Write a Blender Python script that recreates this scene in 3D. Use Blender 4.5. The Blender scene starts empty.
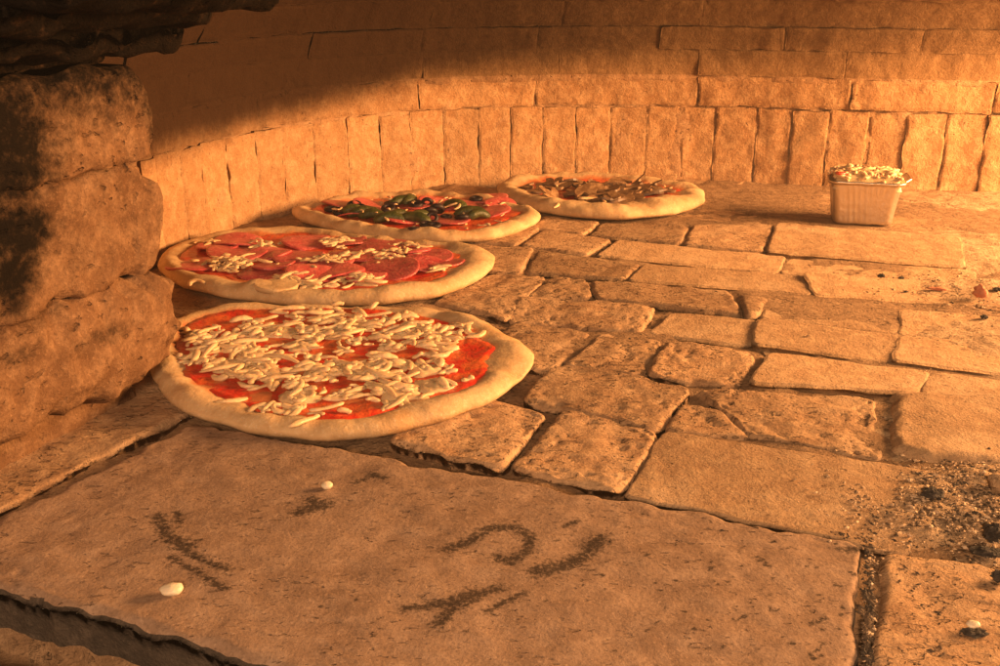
import bpy, math, random
import numpy as np

# ------------------------------------------------------------------ camera, world, light
scene = bpy.context.scene
COL = scene.collection
CAM_H, PITCH, FPX = 0.35, 20.0, 1000.0          # metres, degrees, focal length in 1000-px-wide pixels
cd = bpy.data.cameras.new('camera'); cam = bpy.data.objects.new('camera', cd); COL.objects.link(cam)
cam.location = (0, 0, CAM_H); cam.rotation_euler = (math.radians(90 - PITCH), 0, 0)
cd.sensor_width = 36; cd.lens = 36 * FPX / 1000; cd.clip_start = 0.01; cd.clip_end = 50
scene.camera = cam

world = bpy.data.worlds.new('World'); scene.world = world; world.use_nodes = True
wb = world.node_tree.nodes['Background']
wb.inputs[0].default_value = (1.0, 0.62, 0.36, 1); wb.inputs[1].default_value = 0.035

def area_light(name, loc, target, sx, sy, energy, color, spread=180):
    l = bpy.data.lights.new(name, 'AREA'); l.shape = 'RECTANGLE'; l.size = sx; l.size_y = sy
    l.energy = energy; l.color = color; l.spread = math.radians(spread)
    o = bpy.data.objects.new(name, l); COL.objects.link(o); o.location = loc
    import mathutils
    d = mathutils.Vector(target) - mathutils.Vector(loc)
    o.rotation_euler = d.to_track_quat('-Z', 'Y').to_euler()
    return o
# the wood fire burning to the right of the frame, and the warm lamp of the room shining in under the mouth arch
area_light('fire_light', (1.66, 1.12, 0.46), (0.0, 1.25, 0.05), 0.75, 0.42, 114, (1.0, 0.49, 0.185))
area_light('room_light', (-0.05, -0.5, 0.57), (0.1, 1.1, 0.05), 0.20, 0.16, 15.0, (1.0, 0.60, 0.34))

scene.cycles.max_bounces = 6; scene.cycles.diffuse_bounces = 3; scene.cycles.glossy_bounces = 3; scene.cycles.volume_bounces = 0
vs = scene.view_settings
vs.view_transform = 'Standard'; vs.look = 'None'; vs.exposure = 0.08; vs.gamma = 1.0; vs.use_curve_mapping = False

# ------------------------------------------------------------------ helpers
rng = np.random.default_rng(7); random.seed(7)
_p = np.random.default_rng(3).permutation(256); PERM = np.concatenate([_p, _p, _p])
_g = np.random.default_rng(5).normal(size=(256, 3)); GRAD = _g / np.linalg.norm(_g, axis=1)[:, None]
def perlin(x, y, z=0.0):
    x, y, z = np.broadcast_arrays(np.asarray(x, float), np.asarray(y, float), np.asarray(z, float))
    xi, yi, zi = np.floor(x).astype(int), np.floor(y).astype(int), np.floor(z).astype(int)
    xf, yf, zf = x - xi, y - yi, z - zi
    xi &= 255; yi &= 255; zi &= 255
    f = lambda t: t * t * t * (t * (t * 6 - 15) + 10)
    u, v, w = f(xf), f(yf), f(zf)
    def g(i, j, k):
        q = GRAD[PERM[PERM[PERM[xi + i] + yi + j] + zi + k]]
        return q[..., 0] * (xf - i) + q[..., 1] * (yf - j) + q[..., 2] * (zf - k)
    l = lambda a, b, t: a + t * (b - a)
    return l(l(l(g(0,0,0), g(1,0,0), u), l(g(0,1,0), g(1,1,0), u), v),
             l(l(g(0,0,1), g(1,0,1), u), l(g(0,1,1), g(1,1,1), u), v), w) * 1.6
def fbm(x, y, z=0.0, o=3):
    s, a = 0, 1.0
    for i in range(o):
        s = s + a * perlin(np.asarray(x) * 2**i + 17.3*i, np.asarray(y) * 2**i + 5.1*i, np.asarray(z) * 2**i); a *= .5
    return s

PT = math.radians(PITCH)
def ray(px, py):
    x = (px - 500) / FPX; y = -(py - 333) / FPX
    return np.array([x, math.cos(PT) + y * math.sin(PT), -math.sin(PT) + y * math.cos(PT)])
def G(px, py, z=0.0):                             # where the sight line through a photo point meets the height z
    d = ray(px, py); return np.array([0, 0, CAM_H]) + d * (z - CAM_H) / d[2]
def proj_x(P):                                    # photo column of a world point
    yc = P[1] * math.cos(PT) - (P[2] - CAM_H) * math.sin(PT)
    return 500 + FPX * P[0] / yc

def smoothstep(a, b, x):
    t = np.clip((np.asarray(x, float) - a) / (b - a), 0, 1); return t * t * (3 - 2 * t)

def link(o, parent=None):
    COL.objects.link(o)
    if parent is not None: o.parent = parent
    return o
def tag(o, label=None, cat=None, group=None, kind=None):
    if label: o['label'] = label
    if cat: o['category'] = cat
    if group: o['group'] = group
    if kind: o['kind'] = kind
    return o
def empty(name, loc):
    o = bpy.data.objects.new(name, None); o.empty_display_size = 0.02; o.location = loc
    return link(o)
def mesh_from(name, verts, faces, mat=None, smooth=True, attrs=None):
    me = bpy.data.meshes.new(name); verts = np.asarray(verts, float)
    me.from_pydata(verts.tolist(), [], [tuple(int(i) for i in f) for f in faces])
    if mat: me.materials.append(mat)
    if smooth: me.polygons.foreach_set('use_smooth', [True] * len(me.polygons))
    if attrs:
        for k, v in attrs.items():
            a = me.attributes.new(k, 'FLOAT', 'POINT'); a.data.foreach_set('value', np.asarray(v, np.float32))
    me.update(); return me
def obj(name, me, parent=None, loc=None):
    o = bpy.data.objects.new(name, me)
    if loc is not None: o.location = loc
    return link(o, parent)
def placed(name, verts, faces, mat, parent=None, pw=(0, 0, 0), smooth=True, attrs=None):
    """mesh object whose origin is its own centre; pw is the parent's world position"""
    v = np.asarray(verts, float); c = (v.max(0) + v.min(0)) / 2
    me = mesh_from(name, v - c, faces, mat, smooth, attrs)
    return obj(name, me, parent, tuple(c - np.asarray(pw)))
def grid_faces(n1, n2, off=0, wrap=False):
    fs = []
    for i in range(n1 - 1):
        for j in range(n2 if wrap else n2 - 1):
            j2 = (j + 1) % n2
            fs.append((off + i*n2 + j, off + (i+1)*n2 + j, off + (i+1)*n2 + j2, off + i*n2 + j2))
    return fs

# ------------------------------------------------------------------ materials
def new_mat(name):
    m = bpy.data.materials.new(name); m.use_nodes = True
    nt = m.node_tree; return m, nt, nt.nodes['Principled BSDF']
def N(nt, typ, **kw):
    n = nt.nodes.new(typ)
    for k, v in kw.items():
        if k in n.inputs: n.inputs[k].default_value = v
        else: setattr(n, k, v)
    return n
def mixc(nt, fac, a, b, blend='MIX'):
    n = nt.nodes.new('ShaderNodeMix'); n.data_type = 'RGBA'; n.blend_type = blend; n.clamp_factor = True
    for i, v in ((0, fac), (6, a), (7, b)):
        if isinstance(v, (int, float)): n.inputs[i].default_value = v
        elif isinstance(v, tuple): n.inputs[i].default_value = v + (1,) if len(v) == 3 else v
        else: nt.links.new(v, n.inputs[i])
    return n.outputs[2]
def math_(nt, op, a, b=None, c=None):
    n = nt.nodes.new('ShaderNodeMath'); n.operation = op
    for i, v in enumerate((a, b, c)):
        if v is None: continue
        if isinstance(v, (int, float)): n.inputs[i].default_value = v
        else: nt.links.new(v, n.inputs[i])
    return n.outputs[0]
def ramp(nt, src, lo, hi):
    n = nt.nodes.new('ShaderNodeMapRange'); n.interpolation_type = 'SMOOTHSTEP'
    n.inputs['From Min'].default_value = lo; n.inputs['From Max'].default_value = hi
    nt.links.new(src, n.inputs['Value']); return n.outputs['Result']
def noise(nt, vec, scale, detail=4, rough=.55, dist=0.0):
    n = N(nt, 'ShaderNodeTexNoise', Scale=scale, Detail=detail, Roughness=rough, Distortion=dist)
    nt.links.new(vec, n.inputs['Vector']); return n.outputs['Fac']
def position(nt, scale=(1, 1, 1), rotz=0.0):
    g = nt.nodes.new('ShaderNodeNewGeometry'); mp = nt.nodes.new('ShaderNodeMapping')
    mp.inputs['Scale'].default_value = scale; mp.inputs['Rotation'].default_value = (0, 0, rotz)
    nt.links.new(g.outputs['Position'], mp.inputs['Vector']); return mp.outputs['Vector']
def bump(nt, h, strength, dist, prev=None):
    b = N(nt, 'ShaderNodeBump', Strength=strength, Distance=dist); nt.links.new(h, b.inputs['Height'])
    if prev is not None: nt.links.new(prev, b.inputs['Normal'])
    return b.outputs['Normal']

def stone_material(name, c_dark, c_mid, c_light, pit_scale=(150, 260, 200), pit_rot=0.4, pit_lo=.60, pit_hi=.70, pit_depth=.0022,
                   grain=.0014, soot_shade_attr=None, soot_shade_col=(0.018, 0.013, 0.010), vary=.25, rough=.92, dust=0.0, mid_d=.004, spec=.2, soot_shade_n=1.2, soot_shade_s=110, soot_shade_lo=.36, soot_shade_hi=.85, soot_shade_k=.88):
    m, nt, bs = new_mat(name)
    P = position(nt); PP = position(nt, (pit_scale[0]/100, pit_scale[1]/100, pit_scale[2]/100), pit_rot)
    big = noise(nt, P, 14, 5, .6); mid = noise(nt, P, 60, 6, .65); fine = noise(nt, P, 420, 4, .7)
    pits = ramp(nt, noise(nt, PP, 100, 2.5, .5), pit_lo, pit_hi)
    gate = ramp(nt, noise(nt, P, 22, 3, .5), .35, .62)
    pits = math_(nt, 'MULTIPLY', pits, gate)
    c = mixc(nt, ramp(nt, big, .3, .7), c_dark, c_mid)
    c = mixc(nt, ramp(nt, mid, .38, .72), c, c_light)
    c = mixc(nt, math_(nt, 'MULTIPLY', ramp(nt, fine, .46, .68), .55), c, tuple(x*.50 for x in c_mid))
    c = mixc(nt, math_(nt, 'MULTIPLY', ramp(nt, noise(nt, P, 300, 3, .7), .56, .70), .45), c, tuple(min(1, x*1.35) for x in c_light))
    oi = nt.nodes.new('ShaderNodeObjectInfo')
    v = math_(nt, 'MULTIPLY_ADD', oi.outputs['Random'], vary, 1 - vary/2)
    hv = nt.nodes.new('ShaderNodeHueSaturation'); nt.links.new(c, hv.inputs['Color']); nt.links.new(v, hv.inputs['Value']); c = hv.outputs['Color']
    c = mixc(nt, math_(nt, 'MULTIPLY', pits, .45), c, tuple(x*.35 for x in c_dark))
    if dust:
        dm = math_(nt, 'MULTIPLY', ramp(nt, noise(nt, P, 9, 6, .65), .46, .66), dust); c = mixc(nt, dm, c, (.60,.43,.27))
    if soot_shade_attr:  # scorch and soot on slab and pillar; painted shade on wall, dome and mortar
        at = N(nt, 'ShaderNodeAttribute', attribute_name=soot_shade_attr)
        s = math_(nt, 'ADD', at.outputs['Fac'], math_(nt, 'MULTIPLY', math_(nt, 'SUBTRACT', noise(nt, P, soot_shade_s, 6, .75), .5), soot_shade_n))
        s = ramp(nt, s, soot_shade_lo, soot_shade_hi)
        c = mixc(nt, math_(nt, 'MULTIPLY', s, soot_shade_k), c, soot_shade_col)
    nt.links.new(c, bs.inputs['Base Color'])
    bs.inputs['Roughness'].default_value = rough; bs.inputs['Specular IOR Level'].default_value = spec
    n = bump(nt, mid, .8, mid_d); n = bump(nt, fine, 1.0, grain, n)
    inv = math_(nt, 'SUBTRACT', 1.0, pits); n = bump(nt, inv, 1.0, pit_depth, n)
    nt.links.new(n, bs.inputs['Normal'])
    return m

M = {}
M['floor_brick'] = stone_material('floor_brick', (.30,.175,.095), (.40,.245,.135), (.50,.33,.19), pit_scale=(120, 230, 160), pit_lo=.555, pit_hi=.64, pit_depth=.0032, vary=.42, dust=.4)
M['floor_brick_smooth'] = stone_material('floor_brick_smooth', (.36,.22,.12), (.46,.29,.16), (.52,.35,.20), pit_lo=.64, pit_hi=.74, pit_depth=.0014, vary=.28, dust=.55)
M['slab'] = stone_material('slab', (.235,.15,.098), (.31,.205,.137), (.37,.255,.178), pit_scale=(120, 300, 200), pit_rot=-.5, pit_lo=.62, pit_hi=.70, pit_depth=.0014, soot_shade_attr='soot_shade', vary=.05, mid_d=.0016, grain=.0006, soot_shade_n=2.5, soot_shade_s=330, soot_shade_lo=.34, soot_shade_hi=.95, soot_shade_k=.9, soot_shade_col=(.030,.020,.013))
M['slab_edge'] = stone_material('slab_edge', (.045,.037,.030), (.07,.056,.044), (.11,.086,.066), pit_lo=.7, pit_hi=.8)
M['wall_brick'] = stone_material('wall_brick', (.40,.215,.10), (.52,.30,.145), (.62,.40,.22), pit_lo=.66, pit_hi=.76, pit_depth=.0015, soot_shade_attr='soot_shade', mid_d=.006, soot_shade_col=(.032,.014,.005), vary=.20, soot_shade_n=.35, soot_shade_lo=0.0, soot_shade_hi=.95, soot_shade_k=.98)
M['dome_brick'] = stone_material('dome_brick', (.29,.17,.08), (.38,.23,.11), (.47,.30,.155), pit_lo=.7, pit_hi=.8, pit_depth=.0015, soot_shade_attr='soot_shade', soot_shade_col=(.030,.013,.0045), vary=.06, soot_shade_n=.35, soot_shade_lo=0.0, soot_shade_hi=.95, soot_shade_k=.98)
M['mortar'] = stone_material('mortar', (.38,.21,.11), (.50,.30,.16), (.58,.38,.22), pit_lo=.6, pit_hi=.72, vary=0, soot_shade_attr='soot_shade', soot_shade_col=(.032,.014,.005), soot_shade_n=.35, soot_shade_lo=0.0, soot_shade_hi=.95, soot_shade_k=.98)
M['joint'] = stone_material('joint', (.20,.12,.065), (.29,.18,.10), (.38,.25,.145), pit_lo=.55, pit_hi=.7, vary=0)
M['pillar'] = stone_material('pillar', (.145,.076,.039), (.21,.117,.062), (.30,.18,.10), pit_scale=(90, 90, 150), pit_lo=.60, pit_hi=.70, pit_depth=.002, grain=.0012, soot_shade_attr='soot_shade', vary=.08, soot_shade_col=(.006,.005,.004), soot_shade_k=.985, spec=.03, soot_shade_n=1.1, soot_shade_lo=.18, soot_shade_hi=1.0)
M['ash'] = stone_material('ash', (.32,.21,.12), (.44,.30,.18), (.56,.41,.26), pit_scale=(120, 220, 200), pit_lo=.58, pit_hi=.7, grain=.0016, vary=0)

def simple_mat(name, c1, c2, scale, rough=.5, sss=0.0, sss_r=(1,.5,.25), bump_d=.0, bscale=200, c3=None, lo=.4, hi=.62, spec=.4, vary=0):
    m, nt, bs = new_mat(name)
    tc = nt.nodes.new('ShaderNodeNewGeometry').outputs['Position']
    c = mixc(nt, ramp(nt, noise(nt, tc, scale, 4, .6), lo, hi), c1, c2)
    if c3: c = mixc(nt, ramp(nt, noise(nt, tc, scale*3.7, 3, .6), .58, .68), c, c3)
    if vary:
        oi = nt.nodes.new('ShaderNodeObjectInfo'); v = math_(nt, 'MULTIPLY_ADD', oi.outputs['Random'], vary, 1 - vary/2)
        hv = nt.nodes.new('ShaderNodeHueSaturation'); nt.links.new(c, hv.inputs['Color']); nt.links.new(v, hv.inputs['Value']); c = hv.outputs['Color']
    nt.links.new(c, bs.inputs['Base Color'])
    bs.inputs['Roughness'].default_value = rough; bs.inputs['Specular IOR Level'].default_value = spec
    if sss:
        bs.inputs['Subsurface Weight'].default_value = sss; bs.inputs['Subsurface Radius'].default_value = sss_r; bs.inputs['Subsurface Scale'].default_value = .004
    if bump_d: nt.links.new(bump(nt, noise(nt, tc, bscale, 4, .6), .8, bump_d), bs.inputs['Normal'])
    return m
def dough_material():
    m, nt, bs = new_mat('dough')
    tc = nt.nodes.new('ShaderNodeNewGeometry').outputs['Position']
    c = mixc(nt, ramp(nt, noise(nt, tc, 40, 4, .6), .35, .65), (.50,.335,.175), (.63,.45,.25))
    c = mixc(nt, math_(nt, 'MULTIPLY', ramp(nt, noise(nt, tc, 17, 4, .6), .50, .68), .5), c, (.50,.28,.11))
    c = mixc(nt, math_(nt, 'MULTIPLY', ramp(nt, noise(nt, tc, 330, 4, .7), .54, .66), .5), c, (.72,.58,.40))
    at = N(nt, 'ShaderNodeAttribute', attribute_name='stain')
    s = math_(nt, 'ADD', at.outputs['Fac'], math_(nt, 'MULTIPLY', math_(nt, 'SUBTRACT', noise(nt, tc, 55, 4, .6), .5), 1.3))
    c = mixc(nt, math_(nt, 'MULTIPLY', ramp(nt, s, .15, .95), .88), c, (.58,.17,.055))
    sp = ramp(nt, noise(nt, tc, 210, 2, .5), .70, .76)
    c = mixc(nt, math_(nt, 'MULTIPLY', sp, .35), c, (.42,.30,.15))
    nt.links.new(c, bs.inputs['Base Color']); bs.inputs['Roughness'].default_value = .68; bs.inputs['Specular IOR Level'].default_value = .25
    bs.inputs['Subsurface Weight'].default_value = .15; bs.inputs['Subsurface Radius'].default_value = (1,.6,.3); bs.inputs['Subsurface Scale'].default_value = .003
    n = bump(nt, noise(nt, tc, 60, 4, .6), .5, .004); n = bump(nt, noise(nt, tc, 500, 3, .6), .5, .0006, n)
    nt.links.new(n, bs.inputs['Normal']); return m
M['dough'] = dough_material()
M['sauce'] = simple_mat('sauce', (.60,.035,.018), (.66,.13,.035), 45, rough=.28, bump_d=.003, bscale=120, c3=(.45,.02,.012), spec=.5)
M['cheese'] = simple_mat('cheese', (.66,.465,.255), (.74,.55,.325), 60, rough=.42, sss=.45, bump_d=.0008, bscale=300, vary=.12)
M['salami'] = simple_mat('salami', (.50,.062,.060), (.58,.12,.10), 90, rough=.42, bump_d=.0012, bscale=260, c3=(.62,.20,.15), vary=.2)
def salami_material():
    m, nt, bs = new_mat('salami'); tc = nt.nodes.new('ShaderNodeNewGeometry').outputs['Position']
    c = mixc(nt, ramp(nt, noise(nt, tc, 50, 4, .6), .35, .65), (.42,.055,.060), (.54,.11,.105))
    vo = N(nt, 'ShaderNodeTexVoronoi', Scale=260.0); nt.links.new(tc, vo.inputs['Vector'])
    fl = math_(nt, 'MULTIPLY', math_(nt, 'SUBTRACT', 1.0, ramp(nt, vo.outputs['Distance'], .22, .42)), ramp(nt, noise(nt, tc, 120, 3, .6), .45, .6))
    c = mixc(nt, math_(nt, 'MULTIPLY', fl, .75), c, (.66,.30,.22))
    oi = nt.nodes.new('ShaderNodeObjectInfo'); hv = nt.nodes.new('ShaderNodeHueSaturation'); nt.links.new(c, hv.inputs['Color'])
    nt.links.new(math_(nt, 'MULTIPLY_ADD', oi.outputs['Random'], .5, .75), hv.inputs['Value'])
    nt.links.new(hv.outputs['Color'], bs.inputs['Base Color']); bs.inputs['Roughness'].default_value = .36
    n = bump(nt, noise(nt, tc, 90, 4, .6), .7, .003); n = bump(nt, noise(nt, tc, 400, 3, .6), .6, .0008, n); nt.links.new(n, bs.inputs['Normal']); return m
M['salami'] = salami_material()
M['olive'] = simple_mat('olive', (.012,.008,.010), (.03,.016,.018), 90, rough=.5, spec=.3)
M['pepper'] = simple_mat('pepper', (.035,.048,.008), (.085,.082,.016), 70, rough=.48, spec=.55, bump_d=.002, vary=.5)
M['mushroom'] = simple_mat('mushroom', (.17,.09,.04), (.32,.195,.10), 110, rough=.5, bump_d=.0008, bscale=250, c3=(.16,.085,.045), vary=.4)
M['mushroom_skin'] = simple_mat('mushroom_skin', (.08,.043,.023), (.15,.085,.045), 110, rough=.45)
M['charcoal'] = simple_mat('charcoal', (.018,.015,.014), (.05,.042,.038), 150, rough=.85, bump_d=.003, bscale=300)
M['chips'] = simple_mat('chips', (.40,.27,.16), (.60,.45,.30), 90, rough=.9, c3=(.25,.15,.09))
M['dark_chips'] = simple_mat('dark_chips', (.035,.028,.022), (.12,.08,.05), 90, rough=.9)
M['terracotta'] = simple_mat('terracotta', (.50,.17,.09), (.58,.25,.14), 90, rough=.85, bump_d=.001)
M['crumb'] = simple_mat('crumb', (.66,.56,.40), (.74,.64,.48), 120, rough=.45, sss=.2, bump_d=.001)
def foil_material():
    m, nt, bs = new_mat('foil')
    tc = nt.nodes.new('ShaderNodeNewGeometry').outputs['Position']
    bs.inputs['Base Color'].default_value = (.74,.66,.56,1); bs.inputs['Metallic'].default_value = 1; bs.inputs['Roughness'].default_value = .38
    n = bump(nt, noise(nt, tc, 90, 4, .6), .35, .004); nt.links.new(n, bs.inputs['Normal']); return m
M['foil'] = foil_material()

# ------------------------------------------------------------------ bricks
def brick_geo(mapfn, L, W, res, seed, rc=.008, re=.006, wob=.002, rough=.0012, depth=.04, chip=.5, pit=0.0):
    n1 = max(6, int(math.ceil(L / res)) + 1); n2 = max(5, int(math.ceil(W / res)) + 1)
    t = np.linspace(0, 1, n1); a1 = (t - .6 * np.sin(2*np.pi*t) / (2*np.pi)) * L
    t = np.linspace(0, 1, n2); b1 = (t - .6 * np.sin(2*np.pi*t) / (2*np.pi)) * W
    A, B = np.meshgrid(a1, b1, indexing='ij')
    rc = min(rc, .45 * min(L, W))
    a, b = A - L/2, B - W/2
    ex, ey = np.abs(a) - (L/2 - rc), np.abs(b) - (W/2 - rc)
    inc = (ex > 0) & (ey > 0)
    k = np.where(inc, np.maximum(ex, ey) / np.maximum(np.hypot(ex, ey), 1e-9), 1)
    a = np.where(inc, np.sign(a) * (L/2 - rc + ex*k), a); b = np.where(inc, np.sign(b) * (W/2 - rc + ey*k), b)
    ex, ey = np.abs(a) - (L/2 - rc), np.abs(b) - (W/2 - rc)
    d = np.where((ex > 0) & (ey > 0), rc - np.hypot(ex, ey), np.minimum(L/2 - np.abs(a), W/2 - np.abs(b)))
    d = np.maximum(d, 0)
    s = seed * 3.17
    f = 1 / .03
    wx = fbm(a*f + s, b*f, 1.7, 3) * wob; wy = fbm(a*f, b*f + s, 7.7, 3) * wob
    rev = re * (1 + chip * perlin(a*40 + s, b*40, 3.3) + .6 * chip * np.maximum(0, perlin(a*25, b*25 + s, 9.1)))
    rev = rev * (1 + .5*chip*perlin(a*120 + s, b*120, 6.6)); rev = np.clip(rev, .2 * re, 2 * re)
    q = np.clip(1 - d / rev, 0, 1)
    drop = rev * (1 - np.sqrt(np.maximum(0, 1 - q*q)))
    h = -drop + rough * (fbm(a*28 + s, b*28, 2.2, 4)) - rough * 1.2 * np.maximum(0, perlin(a*110 + s, b*160, 4.4) - .35)
    if pit: h = h - pit * np.minimum(1, 2.2*np.maximum(0, perlin(a*150 + s, b*210, 4.4) - .30)) * smoothstep(-.35, .15, perlin(a*20, b*20 + s, 12.)) * smoothstep(.002, .006, d)
    top = np.stack([a + wx + L/2, b + wy + W/2, h], -1)
    v = top.reshape(-1, 3); fs = grid_faces(n1, n2)
    idx = np.arange(n1*n2).reshape(n1, n2)
    loop = np.concatenate([idx[:-1, 0], idx[-1, :-1], idx[:0:-1, -1], idx[0, :0:-1]])
    rows = [v]; prev = loop; m = len(loop); base = len(v)
    for dz in (.35, 1.0):
        r = v[loop].copy(); r[:, 2] = np.minimum(r[:, 2], 0) - depth * dz
        if dz < 1: r[:, :2] += .4 * wob * np.stack([perlin(r[:, 0]*60, r[:, 1]*60, 5 + s), perlin(r[:, 0]*60, r[:, 1]*60, 15 + s)], -1)
        rows.append(r); cur = np.arange(base, base + m)
        for i in range(m): fs.append((prev[i], prev[(i+1) % m], cur[(i+1) % m], cur[i]))
        prev = cur; base += m
    v = np.concatenate(rows)
    return np.asarray(mapfn(v[:, 0], v[:, 1], v[:, 2])), [f[::-1] for f in fs]
def quad_map(q, L, W, ztop, tilt=(0, 0)):
    q = [np.asarray(p[:2], float) for p in q]                      # TL TR BR BL
    def f(a, b, h):
        s, t = (a / L)[:, None], (b / W)[:, None]
        p = (q[0]*(1-s) + q[1]*s) * (1-t) + (q[3]*(1-s) + q[2]*s) * t
        return np.c_[p, ztop + h + tilt[0]*(s[:, 0]-.5) + tilt[1]*(t[:, 0]-.5)]
    return f
def quad_dims(q):
    q = [np.asarray(p[:2], float) for p in q]; d = lambda a, b: np.linalg.norm(q[a]-q[b])
    return (d(0,1) + d(2,3))/2, (d(1,2) + d(3,0))/2

# ------------------------------------------------------------------ oven floor
FA = math.radians(-25); FU = np.array([math.cos(FA), math.sin(FA)]); FV = np.array([-math.sin(FA), math.cos(FA)])
xs = np.linspace(-.75, 1.35, 290); ys = np.linspace(.15, 1.95, 250)
X, Y = np.meshgrid(xs, ys, indexing='ij')
slab_q = [np.array(p) for p in ((-.250,.742), (.234,.561), (.150,.333), (-.367,.538))]
front = (Y - .511) + .395 * (X + .300)                             # < 0 in front of the slab
Z = np.minimum(-.0068 + .0065 * fbm(X*9, Y*9, 1, 3) + .002 * perlin(X*60, Y*60, 3) + .007*smoothstep(.15, .42, X), -.0016)
Z = np.where(front < .012, -.055 + .004 * perlin(X*40, Y*40, 8), Z)
floor = obj('oven_floor', mesh_from('oven_floor', np.stack([X, Y, Z], -1).reshape(-1, 3), [f[::-1] for f in grid_faces(290, 250)][::-1], M['joint']))
tag(floor, 'uneven brick floor of the oven with sandy joints', kind='structure')

def soot_field(pts, strokes):
    """stain strength at world points from brush strokes [(polyline, radius)]"""
    s = np.zeros(len(pts))
    for line, r in strokes:
        line = [np.asarray(p[:2], float) for p in line]
        for p, q in zip(line[:-1], line[1:]):
            d = q - p; t = np.clip(((pts[:, :2] - p) @ d) / max(d @ d, 1e-9), 0, 1)
            dist = np.linalg.norm(pts[:, :2] - (p + t[:, None]*d), axis=1)
            s = np.maximum(s, 1 - smoothstep(.1*r, 1.9*r, dist))
    return s

n_brick = 0
def floor_brick(q, mat='floor_brick', ztop=0.0, res=.004, name='brick', **kw):
    global n_brick
    n_brick += 1; r = np.random.default_rng(n_brick)
    L, W = quad_dims(q)
    p = dict(rc=.010, re=.006, wob=.0022, rough=.0013); p.update(kw)
    tl = p.pop('tilt', (r.normal() * .0015, r.normal() * .0015))
    v, f = brick_geo(quad_map(q, L, W, ztop + r.normal() * .0012, tl), L, W, res, n_brick, **p)
    return placed(name, v, f, M[mat], floor)

def inset_px(q):
    return [G(*p) for p in q]
near = dict(res=.0024, rough=.0022, re=.0048, rc=.011, wob=.0024, chip=.9, pit=.0045)
PXQ = [
 # course along the slab
 ([(440,386),(547,412),(502,468),(385,440)], 'floor_brick', dict(near)),
 ([(563,408),(661,431),(621,490),(508,467)], 'floor_brick', dict(near)),
 ([(664,432),(925,474),(905,553),(629,492)], 'floor_brick_smooth', dict(res=.003, re=.004, rc=.008, rough=.0009)),
 # second course
 ([(556,363),(691,387),(659,430),(521,401)], 'floor_brick', dict(near)),
 ([(684,402),(716,409),(752,434),(662,430)], 'floor_brick', dict(near, rc=.010)),
 ([(694,386),(874,396),(882,459),(754,434)], 'floor_brick', dict(near, ztop=.0025, tilt=(.001,.0))),
 ([(890,391),(1075,405),(1075,470),(892,457)], 'floor_brick_smooth', dict(res=.003, re=.012, rc=.020, rough=.0014, ztop=.005, tilt=(0, .002))),
 # third course
 ([(515,321),(593,330),(549,369),(468,350)], 'floor_brick', dict(near)),
 ([(603,330),(663,338),(641,373),(562,361)], 'floor_brick', dict(near)),
 ([(667,338),(757,352),(743,384),(644,373)], 'floor_brick', dict(near)),
 ([(771,352),(930,372),(916,395),(748,384)], 'floor_brick_smooth', dict(re=.0045, rough=.0008)),
 ([(933,372),(1080,388),(1080,402),(920,396)], 'floor_brick_smooth', dict(re=.0045, rough=.0008)),
 # fourth course
 ([(520,298),(656,307),(643,331),(507,319)], 'floor_brick', dict(near)),
 ([(672,311),(757,319),(751,344),(648,331)], 'floor_brick_smooth', dict(re=.0045, rough=.0008)),
 ([(759,319),(898,335),(889,361),(754,344)], 'floor_brick_smooth', dict(re=.003, rough=.0008)),
 ([(901,336),(1080,352),(1080,385),(893,362)], 'floor_brick_smooth', dict(re=.003, rough=.0008)),
 # fifth course
 ([(490,272),(548,276),(508,319),(430,300)], 'floor_brick', dict(near)),
 ([(552,277),(587,280),(594,297),(524,297)], 'floor_brick', dict(near)),
 ([(591,279),(728,289),(742,314),(598,298)], 'floor_brick', dict(re=.006, rough=.0016)),
 ([(737,292),(770,296),(759,316),(746,317)], 'floor_brick', dict(re=.006, rc=.012)),
 ([(774,297),(900,308),(897,333),(761,317)], 'floor_brick_smooth', dict(re=.003, rough=.0008)),
 ([(903,309),(1080,322),(1080,350),(900,334)], 'floor_brick_smooth', dict(re=.003, rough=.0008)),
 # sixth course
 ([(470,243),(533,247),(520,273),(455,266)], 'floor_brick', dict(re=.006, rough=.0018)),
 ([(538,247),(641,263),(624,278),(525,270)], 'floor_brick', dict(re=.006, rough=.0018)),
 ([(646,263),(800,275),(812,294),(628,279)], 'floor_brick_smooth', dict(re=.0035, rough=.0009)),
 ([(804,275),(1010,290),(1010,306),(816,295)], 'floor_brick_smooth', dict(re=.003, rough=.0009)),
 # seventh course
 ([(480,225),(540,228),(518,245),(462,240)], 'floor_brick', dict(re=.006)),
 ([(543,229),(612,238),(588,253),(522,245)], 'floor_brick', dict(re=.006)),
 ([(618,240),(786,256),(776,273),(597,255)], 'floor_brick_smooth', dict(re=.0035)),
 ([(790,256),(975,270),(975,286),(781,273)], 'floor_brick_smooth', dict(re=.003)),
 # eighth course
 ([(545,216),(599,221),(585,234),(530,228)], 'floor_brick', dict(re=.006)),
 ([(603,221),(690,226),(680,243),(590,235)], 'floor_brick', dict(re=.006)),
 ([(694,224),(774,225),(762,252),(684,243)], 'floor_brick', dict(re=.005)),
 ([(778,225),(960,240),(965,268),(767,253)], 'floor_brick_smooth', dict(re=.004)),
]
polys = []
for q, mt, kw in PXQ:
    w = [p[:2] for p in inset_px(q)]; cc_ = np.mean(w, 0); w = [p + (p - cc_)/np.linalg.norm(p - cc_)*(.0008 if 'pit' in kw else .0030) for p in w]; polys.append([p[:2] for p in w]); kw = dict(kw); zt = kw.pop('ztop', 0.0); rs = kw.pop('res', .005)
    if mt == 'floor_brick_smooth' and kw.get('re', 1) <= .005: kw['re'] *= .62
    floor_brick(w, mt, zt, rs, **kw)

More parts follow.
